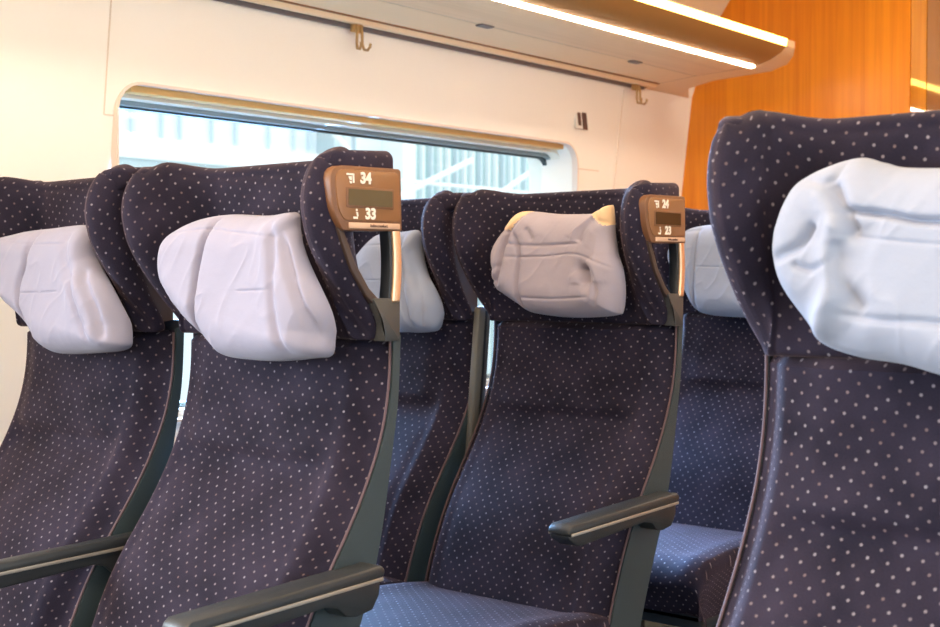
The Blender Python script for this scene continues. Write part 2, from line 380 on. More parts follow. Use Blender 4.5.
# ------------------------------------------------------------ luggage rack
def make_rack(sgn, label, x0, x1, full):
    f = (lambda y: y) if sgn > 0 else (lambda y: 1.92 - y)
    t = empty('luggage_rack', (0, f(2.3), 1.68), label, 'luggage rack')
    oy, oz = f(2.3), 1.68
    def slab(n, pts, mat, a=x0, b=x1, bev=0.0): return prism(n, [(f(y) - oy, z - oz) for y, z in pts], 'x', a, b, mat, t, bevel=bev)
    slab('wall_rail', [(2.345, 1.673), (2.318, 1.670), (2.312, 1.678), (2.318, 1.690), (2.345, 1.69)], M['raildark'], b=x1 - .02)
    slab('rear_tube', [(2.315, 1.680), (2.300, 1.676), (2.285, 1.678), (2.277, 1.688), (2.285, 1.70), (2.315, 1.70)], M['rack'])
    slab('brown_seal', [(2.278, 1.686), (2.270, 1.686), (2.270, 1.70), (2.278, 1.70)], M['brownline'])
    slab('rear_panel', [(2.270, 1.689), (2.142, 1.701), (2.142, 1.712), (2.270, 1.705)], M['rack'])
    slab('panel_seam', [(2.142, 1.702), (2.136, 1.7025), (2.136, 1.712), (2.142, 1.712)], M['seam'])
    slab('wood_panel', [(2.136, 1.701), (1.945, 1.711), (1.945, 1.722), (2.136, 1.713)], M['rackwood'])
    slab('light_strip', [(1.945, 1.7065), (1.930, 1.7080), (1.930, 1.722), (1.945, 1.722)], M['strip_w'])['label'] = 'white glowing strip light set in the underside'
    slab('front_panel', [(1.928, 1.713), (1.880, 1.727), (1.845, 1.746), (1.826, 1.762), (1.834, 1.770), (1.850, 1.757), (1.885, 1.738), (1.928, 1.724)], M['rackfront'])
    slab('light_strip', [(1.826, 1.762), (1.822, 1.784), (1.832, 1.786), (1.836, 1.768)], M['strip_y'])['label'] = 'yellow glowing strip light along the front lip'
    slab('top_deck', [(1.836, 1.786), (1.836, 1.776), (1.90, 1.755), (2.30, 1.72), (2.30, 1.73), (1.90, 1.768)], M['rack'])
    e0, e1 = x1, x1 + .12
    cap = [(2.34, 1.676), (2.27, 1.689), (2.26, 1.690), (2.14, 1.701), (1.935, 1.711), (1.880, 1.727), (1.845, 1.746), (1.826, 1.764)]
    V = []; F = []
    for j, (y, z) in enumerate(cap):
        xe = (4.155, 4.03, 4.01, 3.967)[j] if j < 4 else (e1 if j < 6 else e1 - .03 * (j - 5))
        for xx, zz in ((e0 + .003, z), (xe, z + .0), (xe, z + .02), (e0 + .003, z + .02)): V.append((xx, f(y) - oy, zz - oz))
        if j: F += [(4 * (j - 1) + q, 4 * (j - 1) + (q + 1) % 4, 4 * j + (q + 1) % 4, 4 * j + q) for q in range(4)]
    F += [(0, 1, 2, 3), tuple(len(V) - 4 + q for q in range(4))]
    mesh_obj('end_cap', V, F, M['rack'], t, autosmooth=True)
    slab('end_seal', cap + [(y, z + .012) for y, z in reversed(cap)], M['brownline'], a=x1, b=x1 + .003)
    if full:
        for xb in (2.0, 2.72, 3.45):
            slab('bracket', [(2.150, 1.697), (2.128, 1.698), (2.128, 1.706), (2.150, 1.706)], M['raildark'], a=xb, b=xb + .05)
    return t
make_rack(1, 'beige luggage rack over the window with two glowing strip lights underneath', -2.15, 3.84, True)
make_rack(-1, 'luggage rack on the opposite side above the close seat row', -2.15, 3.84, False)

def coat_hook(x, y, label):
    t = empty('coat_hook', (x, y, 1.68), label, 'coat hook', 'coat hooks on the rail under the luggage rack')
    box('plate', -.018, .018, .0, .012, -.022, .006, M['brass_dark'], t, bevel=.002)
    for s in (-1, 1):
        path = [(s * .009, 0.002, .004), (s * .009, -.004, -.02), (s * .010, -.004, -.05), (s * .012, -.008, -.064), (s * .014, -.018, -.066), (s * .016, -.024, -.058), (s * .017, -.025, -.050)]
        tube('prong', path, .0036, M['brass_dark'], t, seg=8)
    return t
coat_hook(2.44, 2.296, 'small brass double coat hook hanging above the middle of the window')
coat_hook(3.745, 2.296, 'small brass double coat hook near the orange wood end wall')

# sticker sign beside the window
sg = empty('wall_sign', (3.49, wy(1.545) - .001, 1.545), 'small white and brown pictogram sign on cream wall beside the window corner', 'sign')
sg.rotation_euler = (math.atan2(-0.022, 0.18) * -1 * -1, 0, 0)
box('sign_plate', -.030, .030, -.003, .002, -.030, .030, M['signw'], sg, bevel=.001)
box('dark_band', .006, .031, -.0045, -.002, -.031, .031, M['signd'], sg)
box('pictogram', -.018, -.002, -.0045, -.002, -.020, .020, M['signd'], sg)
box('pictogram', -.031, .006, -.0042, -.002, .028, .031, M['signd'], sg)

# ------------------------------------------------------------ seats
HW = 0.216
Ef = smooth_interp([.25, .40, .466, .516, .584, .65, .70, .753, .825, .88, .927, .99], [-.27, -.238, -.22, -.202, -.172, -.132, -.096, -.062, -.027, -.013, -.008, -.008], .022)
Rf = smooth_interp([.22, .433, .519, .641, .716, .751, .825, .882, .99], [-.20, -.13, -.098, -.045, -.026, -.020, -.006, .004, .009], .022)
XF = smooth_interp([.95, .975, .992, 1.02, 1.05, 1.08, 1.11, 1.15, 1.18, 1.205, 1.235], [.034, .040, .054, .083, .110, .134, .152, .161, .157, .144, .118], .009)
def back_front(y, z):
    a = abs(y) / HW
    b = 0.040 * (1 - sst(.80, .99, a)) + .004 * (1 - a * a)
    pad = .010 * sst(.785, .812, z) * (1 - sst(.55, .8, a)) - .012 * math.exp(-((z - .775) / .03) ** 2) * (1 - sst(.6, .85, a))
    lum = .012 * math.exp(-((z - .62) / .07) ** 2) * (1 - a ** 2)
    low = -.003 * math.exp(-((a - .74) / .06) ** 2) * sst(.45, .5, z) * (1 - sst(.75, .85, z))
    return Ef(z) - b - pad - lum - low
def grid(nu, nv, fn, closed_u=False):
    V = []; UV = []; F = []
    for j in range(nv):
        for i in range(nu):
            p, uv = fn(i, j); V.append(p); UV.append(uv)
    for j in range(nv - 1):
        for i in range(nu - (0 if closed_u else 1)):
            i2 = (i + 1) % nu
            F.append((j * nu + i, j * nu + i2, (j + 1) * nu + i2, (j + 1) * nu + i))
    return V, F, UV

def rowarc(V, UV, b, nu, nv):
    """across-the-seat texture coordinate measured along the cloth, row by row"""
    c = nu // 2
    for j in range(nv):
        for d in (1, -1):
            u = 0.0; i = c; UV[b + j * nu + c] = (0.0, UV[b + j * nu + c][1])
            while 0 <= i + d < nu:
                p, q = V[b + j * nu + i], V[b + j * nu + i + d]
                u += math.dist(p[:2], q[:2]) * d; i += d
                UV[b + j * nu + i] = (u, UV[b + j * nu + i][1])
def build_meshes():
    D = {}
    # backrest cushion (closed: front surface + flat rear)
    nu, nv = 61, 90
    zs = np.linspace(.40, .968, nv); arc = [0]
    for j in range(1, nv): arc.append(arc[-1] + math.hypot(zs[j] - zs[j - 1], Ef(zs[j]) - Ef(zs[j - 1])))
    def fb_(i, j):
        y = HW * (2 * i / (nu - 1) - 1); z = zs[j]
        x = back_front(y, z)
        top = sst(.952, .968, z); x += .02 * top * top
        return (x, y, z), (y, arc[j])
    V, F, UV = grid(nu, nv, fb_)
    n0 = len(V)
    def fr_(i, j):
        y = HW * (2 * i / (nu - 1) - 1) * .97; z = zs[j]
        return (Ef(z) + .004, y, z), (y, arc[j])
    V2, F2, UV2 = grid(nu, nv, fr_)
    V += V2; UV += UV2; F += [tuple(n0 + k for k in f) for f in F2]
    for j in range(nv - 1):
        for i in (0, nu - 1): F.append((j * nu + i, (j + 1) * nu + i, n0 + (j + 1) * nu + i, n0 + j * nu + i))
    for i in range(nu - 1):
        for j in (0, nv - 1): F.append((j * nu + i, j * nu + i + 1, n0 + j * nu + i + 1, n0 + j * nu + i))
    rowarc(V, UV, 0, nu, nv); rowarc(V, UV, n0, nu, nv)
    D['backrest'] = (V, F, UV)
    # side panel profile
    zz = np.linspace(.26, .972, 40)
    D['panel'] = [(Ef(z) + .001, z) for z in zz] + [(Rf(z), z) for z in zz[::-1]]
    # headrest
    a_el, yc = .100, .102
    def centre(s, z):
        """s in -1..1 along the plan curve"""
        A = XF(z) - .032
        m = abs(s); q = .42
        if m < q: y = yc * m / q; x = -.032; nx, ny = -1.0, 0.0
        else:
            t = (m - q) / (1 - q) * math.pi / 2 * .985
            y = yc + a_el * math.sin(t); x = -.032 - A * (1 - math.cos(t)) ** 1.0
            tx, ty = -A * math.sin(t), a_el * math.cos(t); l = math.hypot(tx, ty) or 1
            tx /= l; ty /= l; nx, ny = -ty, tx   # inward-facing normal (towards -x / centre)
        sg = 1 if s >= 0 else -1
        return x, y * sg, nx, ny * sg
    ns, nz = 71, 44
    zb = .966
    def hfun(s, v, side):
        m = abs(s)
        zt = 1.222 + .010 * sst(.5, .85, m) - .018 * sst(.84, 1.0, m)
        z = zb + v * (zt - zb)
        x, y, nx, ny = centre(s, z)
        T = .042 + .008 * sst(.6, .95, m)
        topd = (zt - z) / .022; bot = (z - zb) / .010
        k = 1.0
        if topd < 1: k *= math.sqrt(max(0, 1 - (1 - topd) ** 2))
        if bot < 1: k *= .55 + .45 * math.sqrt(max(0, 1 - (1 - bot) ** 2))
        if m > .86: k *= math.sqrt(max(0, 1 - ((m - .86) / .14) ** 2))
        # soft piping hollow beside the rim and seam shadow along the wings
        g = .0035 * math.exp(-((m - .80) / .02) ** 2) + .003 * math.exp(-((v - .93) / .02) ** 2) * (1 - sst(.7, .8, m)) if side > 0 else 0
        h = T / 2 * k * side - g
        return (x + nx * h, y + ny * h, z)
    # non-uniform v for a round top edge
    vs = list(np.linspace(0, .04, 5)[:-1]) + list(np.linspace(.04, .90, 30)) + [.9 + .1 * math.sin(t) for t in np.linspace(.15, math.pi / 2, 12)]
    ss = [math.copysign(min(1, abs(u) * 0.86 / .85) if abs(u) < .85 else .86 + .14 * math.sin((abs(u) - .85) / .15 * math.pi / 2), u) for u in np.linspace(-1, 1, ns)]
    V = []; UV = []; F = []; nv = len(vs)
    for side in (1, -1):
        for v in vs:
            for s in ss:
                p = hfun(s, v, side); V.append(p)
                m = abs(s); plan = math.copysign((yc * m / .42) if m < .42 else yc + (m - .42) / .58 * (.13 + .08 * v), s)
                UV.append((plan, v * .256 + (0 if side > 0 else .5)))
    nn = ns * nv
    for b in (0, nn):
        for j in range(nv - 1):
            for i in range(ns - 1): F.append((b + j * ns + i, b + j * ns + i + 1, b + (j + 1) * ns + i + 1, b + (j + 1) * ns + i))
    for j in range(nv - 1):
        for i in (0, ns - 1): F.append((j * ns + i, (j + 1) * ns + i, nn + (j + 1) * ns + i, nn + j * ns + i))
    for i in range(ns - 1):
        for j in (0, nv - 1): F.append((j * ns + i, j * ns + i + 1, nn + j * ns + i + 1, nn + j * ns + i))
    rowarc(V, UV, 0, ns, nv); rowarc(V, UV, nn, ns, nv)
    D['headrest'] = (V, F, UV)
    # cushion
    nu, nv = 49, 60
    prof = []
    x_r, x_f = -.19, -.655
    for k in range(nv):
        t = k / (nv - 1)
        if t < .62:
            q = t / .62; x = x_r + (x_f + .07 - x_r) * q; z = .452 + .018 * math.sin(q * math.pi * .9) + .012 * q
        elif t < .85:
            q = (t - .62) / .23 * math.pi / 2; x = x_f + .07 - .07 * math.sin(q); z = .4695 - .055 * (1 - math.cos(q))
        else:
            q = (t - .85) / .15; x = x_f + .03 * q; z = .4145 - .06 * q
        prof.append((x, z))
    parc = [0]
    for k in range(1, nv): parc.append(parc[-1] + math.hypot(prof[k][0] - prof[k - 1][0], prof[k][1] - prof[k - 1][1]))
    def cf(i, j):
        u = 2 * i / (nu - 1) - 1; x, z = prof[j]; a = abs(u)
        y = .222 * math.copysign(math.sin(min(1, a) * math.pi / 2) ** .9 if a < 1 else 1, u)
        z -= .030 * max(0, (a - .76) / .24) ** 2.4
        z += .006 * math.exp(-((a - .62) / .12) ** 2)
        x += .014 * a ** 4 * sst(.3, 1, j / nv)
        return (x, y, z), (y, parc[j])
    V, F, UV = grid(nu, nv, cf)
    n0 = len(V)
    V2, F2, UV2 = grid(nu, nv, lambda i, j: ((prof[j][0] * .97 - .005, .219 * (2 * i / (nu - 1) - 1), .352), (i * .01, j * .01)))
    V += V2; UV += UV2; F += [tuple(n0 + k for k in f) for f in F2]
    for j in range(nv - 1):
        for i in (0, nu - 1): F.append((j * nu + i, (j + 1) * nu + i, n0 + (j + 1) * nu + i, n0 + j * nu + i))
    for i in range(nu - 1):
        for j in (0, nv - 1): F.append((j * nu + i, j * nu + i + 1, n0 + j * nu + i + 1, n0 + j * nu + i))
    D['cushion'] = (V, F, UV)
    return D
DM = build_meshes()
CACHE = {}
def part(name, key, make, parent):
    """first use builds the mesh, later seats share it"""
    if key in CACHE:
        o = bpy.data.objects.new(name, CACHE[key]); return link(o, parent)
    o = make(); CACHE[key] = o.data; return o

WING_SIDE = [(-.128, 1.192), (-.006, 1.192), (-.002, .985), (-.022, .982), (-.05, 1.008), (-.085, 1.045), (-.112, 1.085), (-.130, 1.13)]
def armrest(parent, y, key, wdt=.046):
    prof = [(-.400, .652), (-.396, .644), (-.376, .631), (-.36, .628), (-.30, .630), (-.17, .634), (-.150, .628), (-.135, .614), (-.115, .609), (-.085, .612), (-.072, .630), (-.068, .654)]
    top = [(-.400, .652), (-.398, .662), (-.389, .668), (-.068, .670), (-.062, .664), (-.064, .654)]
    def mk():
        return prism('armrest', [(a, b) for a, b in prof], 'y', -wdt / 2 + .003, wdt / 2 - .003, M['arm'], parent, bevel=.004)
    a = part('armrest', 'arm' + str(wdt), mk, parent); a.location.y = y; a.rotation_euler.y = math.radians(-2.3); a.location.z = -.0035 - (.006 if wdt < .04 else 0); a.location.x = .026
    part('armrest_pad', 'armpad' + str(wdt), lambda: prism('armrest_pad', top, 'y', -wdt / 2, wdt / 2, M['arm'], a, bevel=.004), a)
    for s in (-1, 1):
        part('trim_line', 'armtr%d' % s + str(wdt), lambda: box('trim_line', -.395, -.068, s * wdt / 2 - .0015, s * wdt / 2 + .0015, .6495, .6545, M['armtrim'], a, bevel=.001), a)
    return a
def seat(x, y, label, group, aisle=0, text=None, arm_side=0, arm=True, folded=False, arm_w=.046, lit=False, yaw=-2):
    """aisle: side (-1/+1) carrying the display housing; arm_side: side of the lowered armrest"""
    t = empty('train_seat', (x, y, 0), label, 'seat', group); t.rotation_euler.z = math.radians(yaw)
    part('backrest', 'back', lambda: mesh_obj('backrest', *DM['backrest'][:2], M['fabric'], t, uvs=DM['backrest'][2], autosmooth=True), t)
    part('headrest', 'head', lambda: mesh_obj('headrest', *DM['headrest'][:2], M['fabric'], t, uvs=DM['headrest'][2]), t)
    part('seat_cushion', 'cush', lambda: mesh_obj('seat_cushion', *DM['cushion'][:2], M['fabric'], t, uvs=DM['cushion'][2], autosmooth=True), t)
    for s in (-1, 1):
        part('side_panel', 'pan%d' % s, lambda: prism('side_panel', DM['panel'], 'y', s * .217, s * .222, M['panel'], t, smooth=True), t)
        part('piping', 'pip%d' % s, lambda: tube('piping', [(Ef(z) - .002, s * .2185, z) for z in np.linspace(.42, .965, 40)], .0020, M['piping'], t, seg=6), t)
        part('leg', 'leg%d' % s, lambda: box('leg', -.385, -.345, s * .115 - .018, s * .115 + .018, 0.0, .335, M['dark'], t, bevel=.006), t)
    part('back_shell', 'shell', lambda: mesh_obj('back_shell', *shell_mesh(), M['dark'], t, autosmooth=True), t)
    part('seat_pan', 'pan', lambda: box('seat_pan', -.62, -.17, -.212, .212, .325, .358, M['dark'], t, bevel=.01), t)
    part('headrest_shell', 'hshell', lambda: prism('headrest_shell', rounded_rect(-.118, .118, .95, 1.20, .03), 'x', -.014, .004, M['brown'], t, bevel=.004), t)
    for s in (-1, 1):
        # fabric hood over the top of the wing
        def hood():
            c = [(-.134, .192), (-.132, .212), (-.115, .224), (-.012, .225), (.0, .218), (.004, .20), (.004, .10), (-.03, .10), (-.07, .17)]
            o = prism('wing_hood', [(a, b * s) for a, b in c], 'z', 1.190, 1.2295, M['fabric'], t, bevel=.012, bseg=5)
            for vv in o.data.vertices: vv.co.z -= .032 * (1 - sst(.13, .19, abs(vv.co.y))) + .016 * sst(.09, .145, -vv.co.x)
            me = o.data; l = me.uv_layers.new(name='UVMap')
            for lp in me.loops:
                co = me.vertices[lp.vertex_index].co; l.data[lp.index].uv = (co.x + co.y * .5, co.z + co.y * .6)
            return o
        part('wing_hood', 'hood%d' % s, hood, t)
        if s != aisle:
            o = part('wing_side_panel', 'wsp%d' % s, lambda: prism('wing_side_panel', WING_SIDE, 'y', s * .196, s * .206, M['brown'], t, smooth=False), t)
    if aisle:
        display(t, aisle, text, lit)
    if arm and arm_side:
        armrest(t, arm_side * (.238 if arm_w > .04 else .2325), 'a', arm_w)
    if folded:
        pr = round_corners([(-.085, .675), (-.052, .996), (-.014, .992), (-.046, .675)], [.012, .012, .006, .012])
        o = prism('folded_armrest', pr, 'y', .2235, .2400, M['armfold'], t, bevel=.004)
        prism('armrest_groove', [(-.064, .69), (-.034, .985), (-.028, .985), (-.058, .69)], 'y', .2225, .2410, M['dark'], o)
    return t
def shell_mesh():
    nu, nv = 21, 40; zs = np.linspace(.26, .985, nv)
    def f1(i, j):
        u = 2 * i / (nu - 1) - 1; z = zs[j]
        return (Rf(z) + .022 * (1 - u ** 4), .216 * u, z), (0, 0)
    V, F, _ = grid(nu, nv, f1); n0 = len(V)
    V2, F2, _ = grid(nu, nv, lambda i, j: ((min(Ef(zs[j]) + .008, Rf(zs[j]) - .001), .216 * (2 * i / (nu - 1) - 1), zs[j]), (0, 0)))
    V += V2; F += [tuple(n0 + k for k in f) for f in F2]
    for j in range(nv - 1):
        for i in (0, nu - 1): F.append((j * nu + i, (j + 1) * nu + i, n0 + (j + 1) * nu + i, n0 + j * nu + i))
    for i in range(nu - 1):
        for j in (0, nv - 1): F.append((j * nu + i, j * nu + i + 1, n0 + j * nu + i + 1, n0 + j * nu + i))
    return V, F

def round_corners(pts, rad, k=5):
    """pts polygon, rad per-vertex radius"""
    out = []; n = len(pts)
    for i, p in enumerate(pts):
        r = rad[i]; P = Vector(p)
        if r <= 0: out.append(tuple(P)); continue
        A = Vector(pts[i - 1]) - P; B = Vector(pts[(i + 1) % n]) - P
        a = P + A.normalized() * min(r, A.length * .45); b = P + B.normalized() * min(r, B.length * .45)
        for q in range(k + 1):
            u = q / k; out.append(tuple(a * (1 - u) ** 2 + P * 2 * u * (1 - u) + b * u * u))
    return out
def display(t, s, text, lit):
    yo = s * .232; yi = s * .204
    hp = round_corners([(-.139, 1.202), (-.001, 1.204), (.001, 1.117), (-.113, 1.115), (-.132, 1.142)], [.026, .006, .003, .006, .02])
    h = prism('display_housing', hp, 'y', yi, yo, M['housing'], t, bevel=.0025)
    pp = round_corners([(-.130, 1.197), (-.007, 1.198), (-.005, 1.130), (-.112, 1.129), (-.124, 1.145)], [.020, .008, .006, .006, .014])
    prism('display_plate', pp, 'y', yo - s * .002, yo + s * .0018, M['plate'], h, bevel=.001)
    yt = yo + s * .0024
    bz = prism('display_bezel', rounded_rect(-.110, -.018, 1.1465, 1.1745, .003), 'y', yo, yo + s * .0028, M['housing'], h, bevel=.0008)
    prism('display_screen', rounded_rect(-.106, -.022, 1.1495, 1.1715, .002), 'y', yo, yo + s * .0034, M['lcd'] if lit else M['lcd_dark'], h)
    prism('brand_strip', [(-.104, 1.1185), (-.006, 1.1195), (-.006, 1.1275), (-.104, 1.1265)], 'y', yo, yo + s * .0026, M['strapprint'], h, bevel=.0008)
    rot = (math.pi / 2, 0, 0)
    text_mesh('brand_lettering', 'bahn.comfort', .0062, M['signd'], h, (-.048, yo + s * .0030, 1.1232), rot, 0.0, .0003)
    if text:
        text_mesh('seat_number', text[0], .0205, M['print'], h, (-.073, yt, 1.1862), rot, .0008)
        text_mesh('seat_number', text[1], .0205, M['print'], h, (-.064, yt, 1.1385), rot, .0008)
        # little pictograms: seat at the window (upper) and seat at the aisle (lower)
        y0, y1 = yo, yo + s * .0026
        def ic(pts): return prism('pictogram', [(a - .001, b + (.003 if b > 1.16 else .0)) for a, b in pts], 'y', y0, y1, M['print'], h, smooth=False)
        ic([(-.108, 1.189), (-.096, 1.189), (-.096, 1.1865), (-.108, 1.1865)])
        ic([(-.1045, 1.185), (-.0985, 1.185), (-.0985, 1.180), (-.1015, 1.180), (-.1035, 1.182)])
        ic([(-.0965, 1.189), (-.0940, 1.189), (-.0935, 1.1765), (-.0965, 1.1765)])
        ic([(-.103, 1.179), (-.0985, 1.1785), (-.0985, 1.1755), (-.101, 1.1755)])
        ic([(-.0905, 1.145), (-.0880, 1.145), (-.0880, 1.142), (-.0905, 1.142)])
        ic([(-.0905, 1.141), (-.0870, 1.1405), (-.0860, 1.1350), (-.0885, 1.1350)])
        ic([(-.0960, 1.1345), (-.0870, 1.1345), (-.0875, 1.1315), (-.0950, 1.1315)])
    # opening below: diagonal rim, lower bracket and grab handle
    rim = [(-.118, 1.120), (-.108, 1.120), (-.084, 1.072), (-.058, 1.038), (-.038, 1.022), (-.040, 1.010), (-.062, 1.026), (-.092, 1.064)]
    prism('opening_rim', rim, 'y', s * .206, s * .226, M['brown'], t, bevel=.002)
    prism('wing_inner_panel', [(-.116, 1.12), (-.108, 1.12), (-.080, 1.068), (-.044, 1.022), (-.044, .99), (-.052, 1.0), (-.088, 1.045)], 'y', s * .195, s * .207, M['brown'], t)
    br = round_corners([(-.054, 1.024), (.001, 1.024), (.001, .964), (-.030, .964), (-.034, .99)], [.004, .003, .002, .002, .01])
    prism('handle_bracket', br, 'y', s * .205, s * .228, M['bracket'], t, bevel=.002)
    hd = []
    zs = np.linspace(1.018, 1.124, 14)
    bow = lambda z: .004 * math.sin((z - 1.018) / .106 * math.pi)
    hp2 = [(-.0215 + bow(z), z) for z in zs] + [(-.002 + bow(z), z) for z in zs[::-1]]
    hn = prism('grab_handle', hp2, 'y', s * .207, s * .226, M['dark'], t, bevel=.002)
    tp = [(-.0165 + bow(z), z) for z in zs] + [(-.001 + bow(z), z) for z in zs[::-1]]
    g = prism('handle_trim', tp, 'y', s * .222, s * .2305, M['brass'], hn, bevel=.003, bseg=3); g['label'] = 'champagne metal grip on the handle'

XA, YA, YW, YN = 1.425, 1.483, 1.940, .470
PITCH = .795
g1 = 'dotted dark blue train seats'
seat(XA, YA, 'nearest aisle seat with numbers 34 and 33 on its headrest display', g1, -1, ('34', '33'), arm_side=-1, lit=True)
seat(XA, YW, 'window seat at the far left, next to seat 33', g1, 0, None, arm_side=-1, arm_w=.024, yaw=-4.5)
seat(XA + PITCH, YA, 'middle aisle seat with numbers 24 and 23 on its headrest display', g1, -1, ('24', '23'), arm_side=-1, folded=True)
seat(XA + PITCH, YW, 'window seat behind seat 33, beside the folded-up armrest', g1, 0, yaw=-4.5)
far = seat(XA + 2 * PITCH, YA + .020, 'farthest visible aisle seat in front of the orange end wall', g1, -1, None, arm_side=-1)
seat(XA + 2 * PITCH, YW + .032, 'rearmost window seat glimpsed through the handle opening of seat 23', g1, 0)
seat(1.405, YN, 'big close seat across the aisle cut off by the right edge', g1, 0, None, arm_side=0)

for c in far.children:
    if c.name.startswith('seat_cushion') or c.name.startswith('seat_pan'): c.location.z = .018   # plumper, less worn cushion

# ------------------------------------------------------------ pillows
P1 = {
  'o': [(0.153,1.075),(0.143,1.109),(0.119,1.127),(0.081,1.139),(0.016,1.145),(-0.071,1.141),(-0.15,1.142),(-0.162,1.118),(-0.182,1.078),(-0.205,1.039),(-0.216,1.006),(-0.212,0.972),(-0.205,0.947),(-0.169,0.941),(-0.087,0.934),(0.0,0.936),(0.022,0.945),(0.054,0.965),(0.091,0.989),(0.124,1.016),(0.148,1.047)] ,
  'a': [(0.014,1.143),(0.021,1.11),(0.033,1.062),(0.04,1.002),(0.038,0.96),(0.027,0.945)] ,
  'b': [(0.114,1.118),(0.021,1.123),(-0.045,1.117),(-0.146,1.108)] ,
  'c': [(-0.129,1.13),(-0.141,1.084),(-0.145,1.027),(-0.153,0.982),(-0.165,0.949)] ,
  'd': [(-0.15,1.112),(-0.177,1.056),(-0.201,1.0),(-0.205,0.961)] ,
  'e': [(-0.062,1.034),(-0.136,1.036)] ,
}
P2 = {
  'o': [(0.154,1.086),(0.149,1.116),(0.129,1.147),(0.11,1.17),(0.088,1.182),(0.056,1.181),(0.003,1.175),(-0.048,1.173),(-0.091,1.173),(-0.108,1.175),(-0.128,1.184),(-0.142,1.184),(-0.147,1.157),(-0.15,1.132),(-0.159,1.095),(-0.168,1.067),(-0.166,1.03),(-0.155,0.993),(-0.143,0.985),(-0.099,0.98),(-0.023,0.978),(0.056,0.985),(0.088,1.0),(0.126,1.02),(0.146,1.037)] ,
  'a': [(0.088,1.144),(0.102,1.111),(0.113,1.068),(0.126,1.037)] ,
  'b': [(0.075,1.137),(0.061,1.102),(0.064,1.05),(0.064,0.988)] ,
  'c': [(0.099,1.12),(0.056,1.116),(0.003,1.114),(-0.088,1.116)] ,
  'd': [(0.105,1.094),(0.003,1.093),(-0.086,1.096),(-0.164,1.069)] ,
  'e': [(0.061,1.016),(-0.023,1.014),(-0.111,1.018)] ,
  'f': [(-0.096,1.075),(-0.106,1.059),(-0.108,1.042)] ,
  'g': [(-0.118,1.162),(-0.098,1.142),(-0.086,1.117)] ,
  'h': [(-0.083,1.071),(-0.118,1.067),(-0.128,1.03),(-0.118,1.001)] ,
  'i': [(0.045,1.149),(0.029,1.123)] ,
  'j': [(0.154,1.068),(0.11,1.077)] ,
  'k': [(0.149,1.044),(0.121,1.053)] ,
  'l': [(0.129,1.146),(0.088,1.144),(0.056,1.181)] ,
  'm': [(-0.123,1.182),(-0.125,1.158),(-0.147,1.153)] ,
}
P0 = {
  'o': [(-0.144,1.134),(-0.172,1.082),(-0.21,1.048),(-0.231,1.015),(-0.244,0.962),(-0.231,0.941),(-0.153,0.932),(-0.048,0.928),(-0.012,0.945),(0.037,0.983),(0.088,1.011),(0.166,1.063),(0.159,1.108),(0.086,1.128),(-0.015,1.135)] ,
  'a': [(-0.017,1.13),(-0.008,1.077),(0.009,1.034),(-0.006,0.97),(-0.042,0.932)] ,
  'b': [(-0.02,1.108),(-0.115,1.107)] ,
  'c': [(-0.001,1.028),(-0.114,1.031)] ,
  'd': [(-0.172,1.069),(-0.21,1.015),(-0.225,0.955)] ,
  'e': [(0.139,1.107),(0.086,1.117),(-0.008,1.108)] ,
  'f': [(-0.155,1.062),(-0.171,1.014),(-0.198,0.954)] ,
  'g': [(-0.121,1.124),(-0.132,1.082),(-0.154,1.048)] ,
}
PW = {
  'o': [(-0.138,1.149),(-0.148,1.109),(-0.163,1.064),(-0.188,1.026),(-0.199,0.989),(-0.187,0.951),(-0.158,0.942),(-0.103,0.94),(-0.046,0.944),(0.018,0.978),(0.072,1.025),(0.06,1.088),(-0.004,1.142),(-0.067,1.149)] ,
  'a': [(-0.113,1.14),(-0.128,1.049),(-0.148,0.951)] ,
  'b': [(0.049,1.12),(-0.046,1.122),(-0.128,1.121)] ,
  'c': [(0.017,1.049),(-0.046,1.049),(-0.118,1.05)] ,
  'd': [(-0.143,1.087),(-0.173,1.011),(-0.168,0.951)] ,
}
P3 = {
  'o': [(0.105,1.181),(0.154,1.164),(0.183,1.127),(0.18,1.076),(0.154,1.026),(0.114,0.971),(0.016,0.96),(-0.102,0.962),(-0.153,1.004),(-0.14,1.122),(-0.114,1.17),(-0.01,1.181)] ,
  'a': [(0.101,1.175),(0.109,1.039),(0.111,0.971)] ,
  'b': [(0.109,1.082),(-0.115,1.075)] ,
  'c': [(0.154,1.164),(0.098,1.169)] ,
}
P4 = {
  'o': [(0.101,1.172),(0.07,1.166),(0.046,1.16),(-0.012,1.157),(-0.085,1.155),(-0.106,1.133),(-0.12,1.097),(-0.131,1.05),(-0.128,0.989),(-0.115,0.945),(-0.087,0.94),(-0.037,0.948),(0.009,0.958),(0.044,0.966),(0.089,0.971),(0.127,0.982),(0.144,1.001),(0.167,1.033),(0.177,1.058),(0.178,1.087),(0.167,1.128),(0.148,1.154)] ,
  'a': [(0.107,1.146),(0.09,1.118),(0.077,1.093)] ,
  'b': [(0.09,1.118),(0.045,1.112),(0.006,1.105),(-0.086,1.101)] ,
  'c': [(0.094,1.094),(0.006,1.084),(-0.086,1.079)] ,
  'd': [(0.094,1.114),(0.102,1.074),(0.1,1.038),(0.127,0.985)] ,
  'e': [(0.171,1.07),(0.136,1.084),(0.121,1.106)] ,
  'f': [(0.145,1.066),(0.123,1.06),(0.106,1.066)] ,
  'g': [(0.093,1.016),(0.044,1.011),(0.005,1.01),(-0.087,1.002)] ,
  'h': [(0.148,1.154),(0.111,1.146),(0.101,1.172)] ,
  'i': [(0.096,1.09),(0.091,1.05),(0.065,1.018)] ,
}

